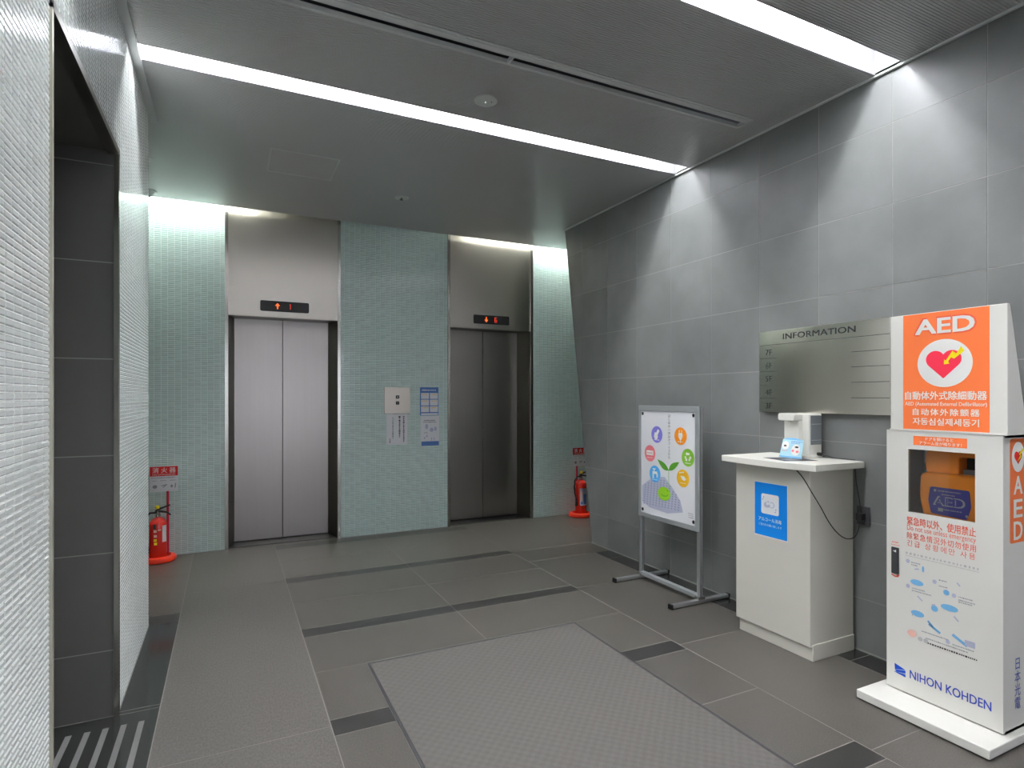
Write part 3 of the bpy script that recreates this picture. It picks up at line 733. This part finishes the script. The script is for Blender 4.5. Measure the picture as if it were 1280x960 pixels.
# alcohol poster on the desk
t = thing('disinfection_notice', (2.758, 2.32, .6), 'bright blue paper notice stuck on the front of the cream desk', 'notice')
f3 = FX(2.7598)
MB().prism(rect(U(2.432), .600, U(2.208), .911), f3, .0002, .0014).build('sheet_edge', 'paper', t)
MB().prism(rect(U(2.429), .607, U(2.211), .908), f3, .0014, .0018).build('sheet', 'poster_blue', t)
decal('icon_box', [rrect(U(2.383), .733, U(2.264), .847, .012)], f3, .0022, 'paper', t)
decal('hands_icon', [ell(U(2.345), .785, .020, .016), ell(U(2.310), .788, .017), bar(U(2.36), .79, U(2.33), .805, .01), rect(U(2.36), .772, U(2.325), .785)], f3, .0025, 'lavender', t)
decal('hands_icon_fill', [ell(U(2.311), .788, .013), ell(U(2.34), .793, .009), ell(U(2.325), .793, .006, n=10)], f3, .0027, 'paper', t)
decal('sparkle', [ell(U(2.367), .826, .004, n=4), ell(U(2.373), .814, .004, n=4), ell(U(2.283), .765, .004, n=4), ell(U(2.288), .752, .004, n=4)], f3, .0027, 'mid_blue', t)
lettering('lettering', 'アルコール消毒', U(2.402), U(2.247), .690, .712, f3, .0022, 'paper', t, bold=.015)
lettering('caption', 'ご協力をお願い致します', U(2.400), U(2.246), .663, .677, f3, .0022, 'paper', t)
# black leaflet on desk
t = thing('leaflet', (2.79, 2.25, 1.047), 'black printed leaflet lying flat on the desk top before the dispenser', 'leaflet')
LP = [(2.79, 2.395), (2.745, 2.215), (2.925, 2.150), (2.965, 2.330)]
MB().prism(LP, FZ(1.047), .0, .0012).build('sheet', 'dark', t)
decal('print', [[(2.80, 2.30), (2.79, 2.22), (2.86, 2.20), (2.87, 2.28)]], FZ(1.047), .0018, 'grey_text', t)
# dispenser
t = thing('hand_sanitiser_dispenser', (3.02, 2.32, 1.047), 'white touchless hand sanitiser dispenser with grey side tank on the desk', 'dispenser')
Z0 = 1.047
B(2.985, 3.095, 2.248, 2.392, Z0, Z0+.255).build('body', 'white', t, bevel=.006)
MB().prism(rrect(U(2.400), 1.262, U(2.290), 1.304, .012), FX(2.99), 0, .075).build('spout_head', 'white', t, bevel=.004)
B(2.955, 2.99, 2.290, 2.390, 1.10, 1.262).build('catch_column', 'white', t, bevel=.004)
MB().lathe([(0, 1.250), (.010, 1.250), (.012, 1.263), (0, 1.263)], (2.945, 2.345, 0), 14).build('nozzle', 'lens', t)
B(2.93, 3.095, 2.245, 2.395, Z0, Z0+.018).build('foot_plate', 'white', t, bevel=.003)
B(2.998, 3.088, 2.2435, 2.249, 1.125, 1.292).build('side_tank', 'tinted', t, bevel=.001, seg=1)
[decal('tank_line', [q], FY(2.2433), .0004, 'lens', t) for q in (rect(3.0, 1.242, 3.086, 1.244), rect(3.0, 1.150, 3.086, 1.1515))]
MB().tube([(3.06, 2.248, 1.070), (3.06, 2.225, 1.070)], .010, 12).build('power_plug', 'black', t)
# card
t = thing('instruction_card', (2.93, 2.31, 1.047), 'pale blue instruction card propped against the sanitiser dispenser', 'card')
f4 = lambda u, v, n=0: (2.905-n+(v-1.047)*.22, -u, v)
MB().prism([(U(2.383), 1.0472), (U(2.236), 1.0472), (U(2.237), 1.150), (U(2.262), 1.158), (U(2.305), 1.164), (U(2.350), 1.160), (U(2.373), 1.153)], f4, 0, .0015).build('card_sheet', 'pale_blue', t)
[decal('card_edge', [q], f4, .002, 'sky_blue', t) for q in (rect(U(2.382), 1.049, U(2.238), 1.058), [(U(2.367), 1.152), (U(2.24), 1.150), (U(2.262), 1.157), (U(2.305), 1.163), (U(2.350), 1.159)])]
decal('card_picture', [ell(U(2.350), 1.118, .024), ell(U(2.280), 1.096, .028, .032)], f4, .002, 'sign_white', t)
decal('card_hand', [ell(U(2.352), 1.116, .010, .005, 10), ell(U(2.275), 1.112, .013, .005, 10)], f4, .0024, 'black_text', t)
decal('card_detail', [ell(U(2.297), 1.090, .009, .007, 10), ell(U(2.268), 1.087, .010, .007, 10)]+dashes(U(2.37), U(2.33), 1.088, .005, 1), f4, .0024, 'pink', t)
decal('card_text', dashes(U(2.315), U(2.245), 1.142, .006, 1)+dashes(U(2.315), U(2.255), 1.133, .004, 2), f4, .0024, 'mid_blue', t)
# cord + wall adapter
def smooth(P, k=6):
    V = [Vector(p) for p in P]; out = []
    for i in range(len(V)-1):
        p0, p1, p2, p3 = V[max(i-1, 0)], V[i], V[i+1], V[min(i+2, len(V)-1)]
        for j in range(k):
            t_ = j/k; out.append(.5*((2*p1)+(-p0+p2)*t_+(2*p0-5*p1+4*p2-p3)*t_*t_+(-p0+3*p1-3*p2+p3)*t_**3))
    out.append(V[-1]); return out
t = thing('power_cord', (2.95, 2.05, .63), 'thin black power cord looping down the side of the cream desk', 'cord')
MB().tube(smooth([(2.745, 2.145, 1.009), (2.746, 2.10, .965), (2.748, 2.058, .905), (2.811, 2.05, .82), (2.877, 2.05, .735), (2.945, 2.05, .67), (3.014, 2.05, .631), (3.07, 2.045, .628), (3.095, 2.035, .66), (3.10, 2.025, .72)]), .0028, 6).build('cable', 'black', t)
MB().tube(smooth([(3.108, 2.02, .75), (3.10, 2.03, .85), (3.10, 2.045, .93), (3.105, 2.055, 1.01)]), .0022, 6).build('upper_cable', 'black', t)
B(3.085, 3.122, 2.005, 2.04, .725, .765).build('plug', 'black', t, bevel=.003)
B(3.118, 3.1245, 1.985, 2.055, .70, .80).build('outlet_plate', 'dark', t, bevel=.001, seg=1)
MB().tube(smooth([(3.06, 2.226, 1.070), (3.075, 2.20, 1.064), (3.095, 2.17, 1.052), (3.110, 2.12, 1.0515), (3.112, 2.06, 1.0515)]), .0022, 6).build('dispenser_cable', 'black', t)

# ------------------------------------------------------------------ AED cabinet
t = thing('defibrillator_cabinet', (2.9, 1.46, 0), 'tall white defibrillator cabinet with orange AED header sign on a white base', 'cabinet')
X0 = 2.785; yl, yr = 1.690, 1.232
B(2.622, 3.10, 1.203, 1.730, 0.006, .044).build('base', 'white', t, bevel=.004)
for x in (2.66, 3.05):
    for y in (1.24, 1.69): MB().lathe([(0, 0), (.016, 0), (.018, .007), (0, .007)], (x, y, 0), 12).build('base_foot', 'black', t)
sh = MB()
sh.box(X0+.016, 3.085, yr, yr+.012, .044, 1.246); sh.box(X0+.016, 3.085, yl-.012, yl, .044, 1.246); sh.box(3.073, 3.085, yr, yl, .044, 1.246)
sh.box(X0+.016, 3.085, yr, yl, 1.234, 1.246); sh.box(X0+.016, 3.085, yr, yl, .044, .056)
sh.build('shell', 'white', t)
inn = MB(); inn.box(X0+.02, 3.07, yr+.013, yl-.013, .80, .806); inn.box(3.05, 3.072, yr+.013, yl-.013, .80, 1.233)
inn.box(X0+.018, 3.07, yr+.0125, yr+.02, .80, 1.233); inn.box(X0+.018, 3.07, yl-.02, yl-.0125, .80, 1.233); inn.box(X0+.018, 3.07, yr+.013, yl-.013, 1.225, 1.2335)
inn.build('interior_lining', 'interior', t)
fd = FX(X0)
dr = MB().ring(rect(U(yl), .050, U(yr), 1.246), rect(U(1.594), .877, U(1.329), 1.163), fd, -.015, 0).build('door', 'white', t)
B(X0+.006, X0+.009, 1.329, 1.594, .877, 1.163).build('door_window', 'glass', t)
D = dr
decal('alarm_strip', [rect(U(1.571), 1.183, U(1.358), 1.224)], fd, .0004, 'orange_sign', D)
lettering('lettering', 'ドアを開けると', U(1.520), U(1.410), 1.206, 1.220, fd, .0008, 'sign_white', D, bold=.01)
lettering('lettering', 'アラーム音が鳴ります！', U(1.546), U(1.378), 1.187, 1.202, fd, .0008, 'sign_white', D, bold=.01)
lettering('lettering', '緊急時以外、使用禁止', U(1.598), U(1.326), .818, .856, fd, .0006, 'red_text', D, bold=.012)
lettering('lettering', 'Do not use unless emergency', U(1.598), U(1.326), .787, .817, fd, .0006, 'red_text', D)
lettering('lettering', '除緊急情況外切勿使用', U(1.598), U(1.326), .755, .785, fd, .0006, 'red_text', D, bold=.006, spacing=1.18)
lettering('lettering', '긴급 상황에만 사용', U(1.598), U(1.328), .722, .750, fd, .0006, 'red_text', D, spacing=1.35)
hd = MB().prism(rrect(U(1.666), .580, U(1.633), .702, .003), fd, .0002, .006).build('handle', 'dark', t, bevel=.001, seg=1)
hd['label'] = 'dark recessed pull handle'
MB().prism(rrect(U(1.662), .590, U(1.637), .690, .003), fd, .006, .008).build('handle_plate', 'dark', hd)
decal('handle_mark', [[(U(1.657), .685), (U(1.642), .692), (U(1.642), .680)]], fd, .0085, 'sign_white', hd)
decal('handle_arrow', [bar(U(1.668), .574, U(1.650), .566, .006), bar(U(1.652), .566, U(1.638), .570, .006), [(U(1.645), .579), (U(1.630), .577), (U(1.640), .563)]], fd, .0006, 'red_text', D)
decal('handle_caption', dashes(U(1.665), U(1.635), .725, .006, 1)+dashes(U(1.668), U(1.632), .713, .004, 2), fd, .0006, 'red_text', D)
# instruction sheet
decal('heading_outline', dashes(U(1.604), U(1.315), .688, .010, 5, gap=.8)+dashes(U(1.604), U(1.315), .676, .004, 6), fd, .0006, 'dim_text', D)
fig = []; num = []; dark = []; fp_ = []
def P2(px, py):      # sheet coordinates 0..1 from top left
    return (U(1.606)+px*.292, .690-py*.42)
def E2_(px, py, a, b): c = P2(px, py); return ell(c[0], c[1], a, b, 14)
for (a, b) in ((.04, .09), (.42, .24), (.68, .33), (.04, .36), (.60, .82)): num.append(E2_(a, b, .0085, .0095))
fig += [E2_(.17, .30, .028, .013), E2_(.62, .47, .034, .014), E2_(.18, .63, .028, .014), E2_(.58, .32, .012, .012), E2_(.26, .14, .005, .014), E2_(.42, .52, .014, .014)]
c1 = P2(.34, .70); c2 = P2(.50, .76); fig += [bar(*c1, *c2, .010), bar(c1[0]-.004, c1[1]+.012, c1[0]+.02, c1[1]-.01, .008)]
c3 = P2(.66, .73); c4 = P2(.85, .80); fig.append(bar(*c3, *c4, .012))
for (a, b, c, d) in ((.14, .16, .20, .15), (.18, .44, .25, .48), (.38, .49, .43, .48), (.68, .54, .74, .58), (.72, .19, .76, .22)):
    dark.append(bar(*P2(a, b), *P2(c, d), .006))
dark.append(rect(P2(.82, .80)[0], P2(.82, .80)[1], P2(.95, .74)[0], P2(.95, .74)[1]))
for i, (a, b, c) in enumerate(((.09, .095, .22), (.09, .12, .2), (.48, .21, .6), (.48, .27, .6), (.74, .33, .93), (.74, .36, .95), (.74, .38, .92), (.10, .37, .30), (.10, .395, .38), (.66, .83, .95), (.24, .80, .62), (.30, .86, .86), (.10, .66, .12))):
    p = P2(a, b); q = P2(c, b); fp_ += dashes(p[0], q[0], p[1], .0055, i)
[decal('step_number', [q], fd, .0006, 'lavender', D) for q in num]; [decal('step_figure', [q], fd, .0006, 'sky_blue', D) for q in fig]
decal('step_detail', dark, fd, .0008, 'lavender', D); decal('fine_print', fp_, fd, .0006, 'grey_text', D)
decal('step_figure', [E2_(.10, .86, .019, .016)], fd, .0006, 'peach', D)
decal('caption_line', dashes(P2(.32, .9)[0], P2(.98, .9)[0], P2(0, .905)[1], .008, 33), fd, .0006, 'black_text', D)
decal('step_ring', [E2_(.22, .89, .010, .010), E2_(.30, .89, .010, .010)], fd, .0006, 'dim_text', D)
# emblem and name
e0, e1, e2, e3 = U(1.654), U(1.605), .164, .115
decal('emblem', [[(e0, e2), (e1, .150), (e0+.002, .136)], [(e0, .134), (e1, .147), (e1, .134), (e0+.010, .127)], [(e0, .126), (e1, .130), (e1, .1165), (e0, .1235)]], fd, .0006, 'blue_logo', D)
lettering('lettering', 'NIHON KOHDEN', U(1.586), U(1.272), .122, .160, fd, .0006, 'blue_text', D, bold=.015)
# side panel decals (face -Y at y = yr)
fs = FY(yr)
decal('side_panel_print', [rrect(2.836, .806, 2.962, 1.230, .012)], fs, .0006, 'orange_sign', t)
decal('side_roundel', [ell(2.899, 1.155, .050, .062)], fs, .0009, 'sign_white', t); decal('side_heart', [heart(2.899, 1.153, .030)], fs, .0012, 'sign_red', t)
decal('side_bolt', [[(2.93, 1.19), (2.905, 1.165), (2.915, 1.16), (2.89, 1.135), (2.925, 1.155), (2.917, 1.165), (2.94, 1.18)]], fs, .0014, 'yellow', t)
for ch, z in (('A', 1.040), ('E', .945), ('D', .855)): lettering('side_letter', ch, 2.866, 2.932, z-.036, z+.036, fs, .0010, 'sign_white', t, bold=.03)
lettering('side_name', '日本光電', 2.872, 2.918, .128, .334, fs, .0008, 'blue_text', t, vertical=True)
# header wedge
hp = [(X0, 1.250), (2.940, 1.250), (2.806, 1.773), (X0, 1.773)]
hm = MB().prism([(x, z) for x, z in hp], lambda u, v, n=0: (u, 1.217+n, v), 0, .455).build('header', 'white', t, bevel=.002, seg=1)
B(X0-.004, 2.95, 1.2165, 1.673, 1.246, 1.2525).build('header_ledge', 'white', t)
H_ = hm
decal('header_panel', [rect(U(1.615), 1.254, U(1.278), 1.771)], fd, .0006, 'orange_sign', H_, 'orange printed panel')
lettering('header_outline', 'AED', U(1.566), U(1.328), 1.674, 1.747, fd, .0006, 'red_text', H_, bold=.07)
lettering('header_lettering', 'AED', U(1.560), U(1.333), 1.679, 1.742, fd, .0011, 'sign_white', H_, bold=.05)
decal('roundel', [ell(U(1.445), 1.546, .108, .104, 48)], fd, .0009, 'sign_white', H_)
decal('heart', [heart(U(1.448), 1.545, .070)], fd, .0012, 'heart', H_)
decal('bolt', [[(U(1.446), 1.540), (U(1.445), 1.563), (U(1.439), 1.556), (U(1.413), 1.597), (U(1.398), 1.584), (U(1.380), 1.615), (U(1.367), 1.594), (U(1.406), 1.563), (U(1.418), 1.569), (U(1.429), 1.553), (U(1.424), 1.543)]], fd, .0015, 'yellow', H_)
lettering('header_lettering', '自動体外式除細動器', U(1.606), U(1.287), 1.387, 1.424, fd, .0009, 'sign_white', H_, bold=.02)
lettering('header_lettering', 'AED (Automated External Defibrillator)', U(1.606), U(1.287), 1.356, 1.377, fd, .0009, 'sign_white', H_, bold=.01)
lettering('header_lettering', '自动体外除颤器', U(1.573), U(1.313), 1.318, 1.348, fd, .0009, 'sign_white', H_, bold=.02, spacing=1.25)
lettering('header_lettering', '자동심실제세동기', U(1.573), U(1.315), 1.275, 1.306, fd, .0009, 'sign_white', H_, bold=.02)

# the defibrillator in its case, inside the cabinet
t = thing('defibrillator', (2.88, 1.44, .806), 'orange defibrillator case with indigo AED label behind the cabinet window', 'defibrillator')
fv = FX(2.87)
def rr2(P, r):      # rounded polygon
    out = []; n = len(P)
    for i in range(n):
        p0, p1, p2 = Vector(P[i-1]), Vector(P[i]), Vector(P[(i+1) % n]); a = p1+(p0-p1).normalized()*r; b = p1+(p2-p1).normalized()*r
        for k in range(5):
            t_ = k/4; out.append(tuple(a*(1-t_)**2+p1*2*t_*(1-t_)+b*t_*t_))
    return out
MB().prism(rr2([(U(1.545), .808), (U(1.315), .808), (U(1.300), 1.0), (U(1.305), 1.06), (U(1.567), 1.06), (U(1.572), .95)], .03), fv, -.12, .045).build('case_front', 'bag_orange', t, bevel=.014, seg=4)
fh = FX(2.90)
o_ = rrect(U(1.568), 1.03, U(1.315), 1.185, .055, 6); i_ = rrect(U(1.432), 1.052, U(1.345), 1.135, .012, 6)
MB().ring(o_, i_, fh, -.05, .03).build('carry_handle', 'bag_orange', t, bevel=.006, seg=2)
B(2.935, 2.94, 1.345, 1.432, 1.05, 1.135).build('handle_recess', 'black', t)
B(2.895, 2.93, 1.350, 1.428, 1.052, 1.082).build('buckle', 'tinted', t, bevel=.004)
MB().tube([(2.90, 1.58, .95), (2.895, 1.590, 1.02), (2.90, 1.585, 1.08), (2.91, 1.572, 1.13)], .005, 8).build('strap', 'dark', t)
lb = MB().prism(rr2([(U(1.519), .882), (U(1.378), .875), (U(1.362), .93), (U(1.368), 1.000), (U(1.522), 1.000), (U(1.530), .94)], .010), FX(2.825), 0, .0015).build('case_label', 'navy', t)
fl_ = FX(2.8233)
lettering('label_outline', 'AED', U(1.508), U(1.386), .921, .960, fl_, .0002, 'dim_text', lb, bold=.05)
lettering('label_lettering', 'AED', U(1.502), U(1.392), .925, .957, fl_, .0005, 'navy', lb, bold=.0)
decal('fine_print', dashes(U(1.49), U(1.40), .985, .006, 1)+dashes(U(1.475), U(1.42), .970, .005, 2)+dashes(U(1.49), U(1.39), .905, .006, 3)+[ell(U(1.502), .985, .006, n=10), rect(U(1.49), .895, U(1.47), .910), ell(U(1.378), .890, .006, n=10)], fl_, .0004, 'dim_text', lb)
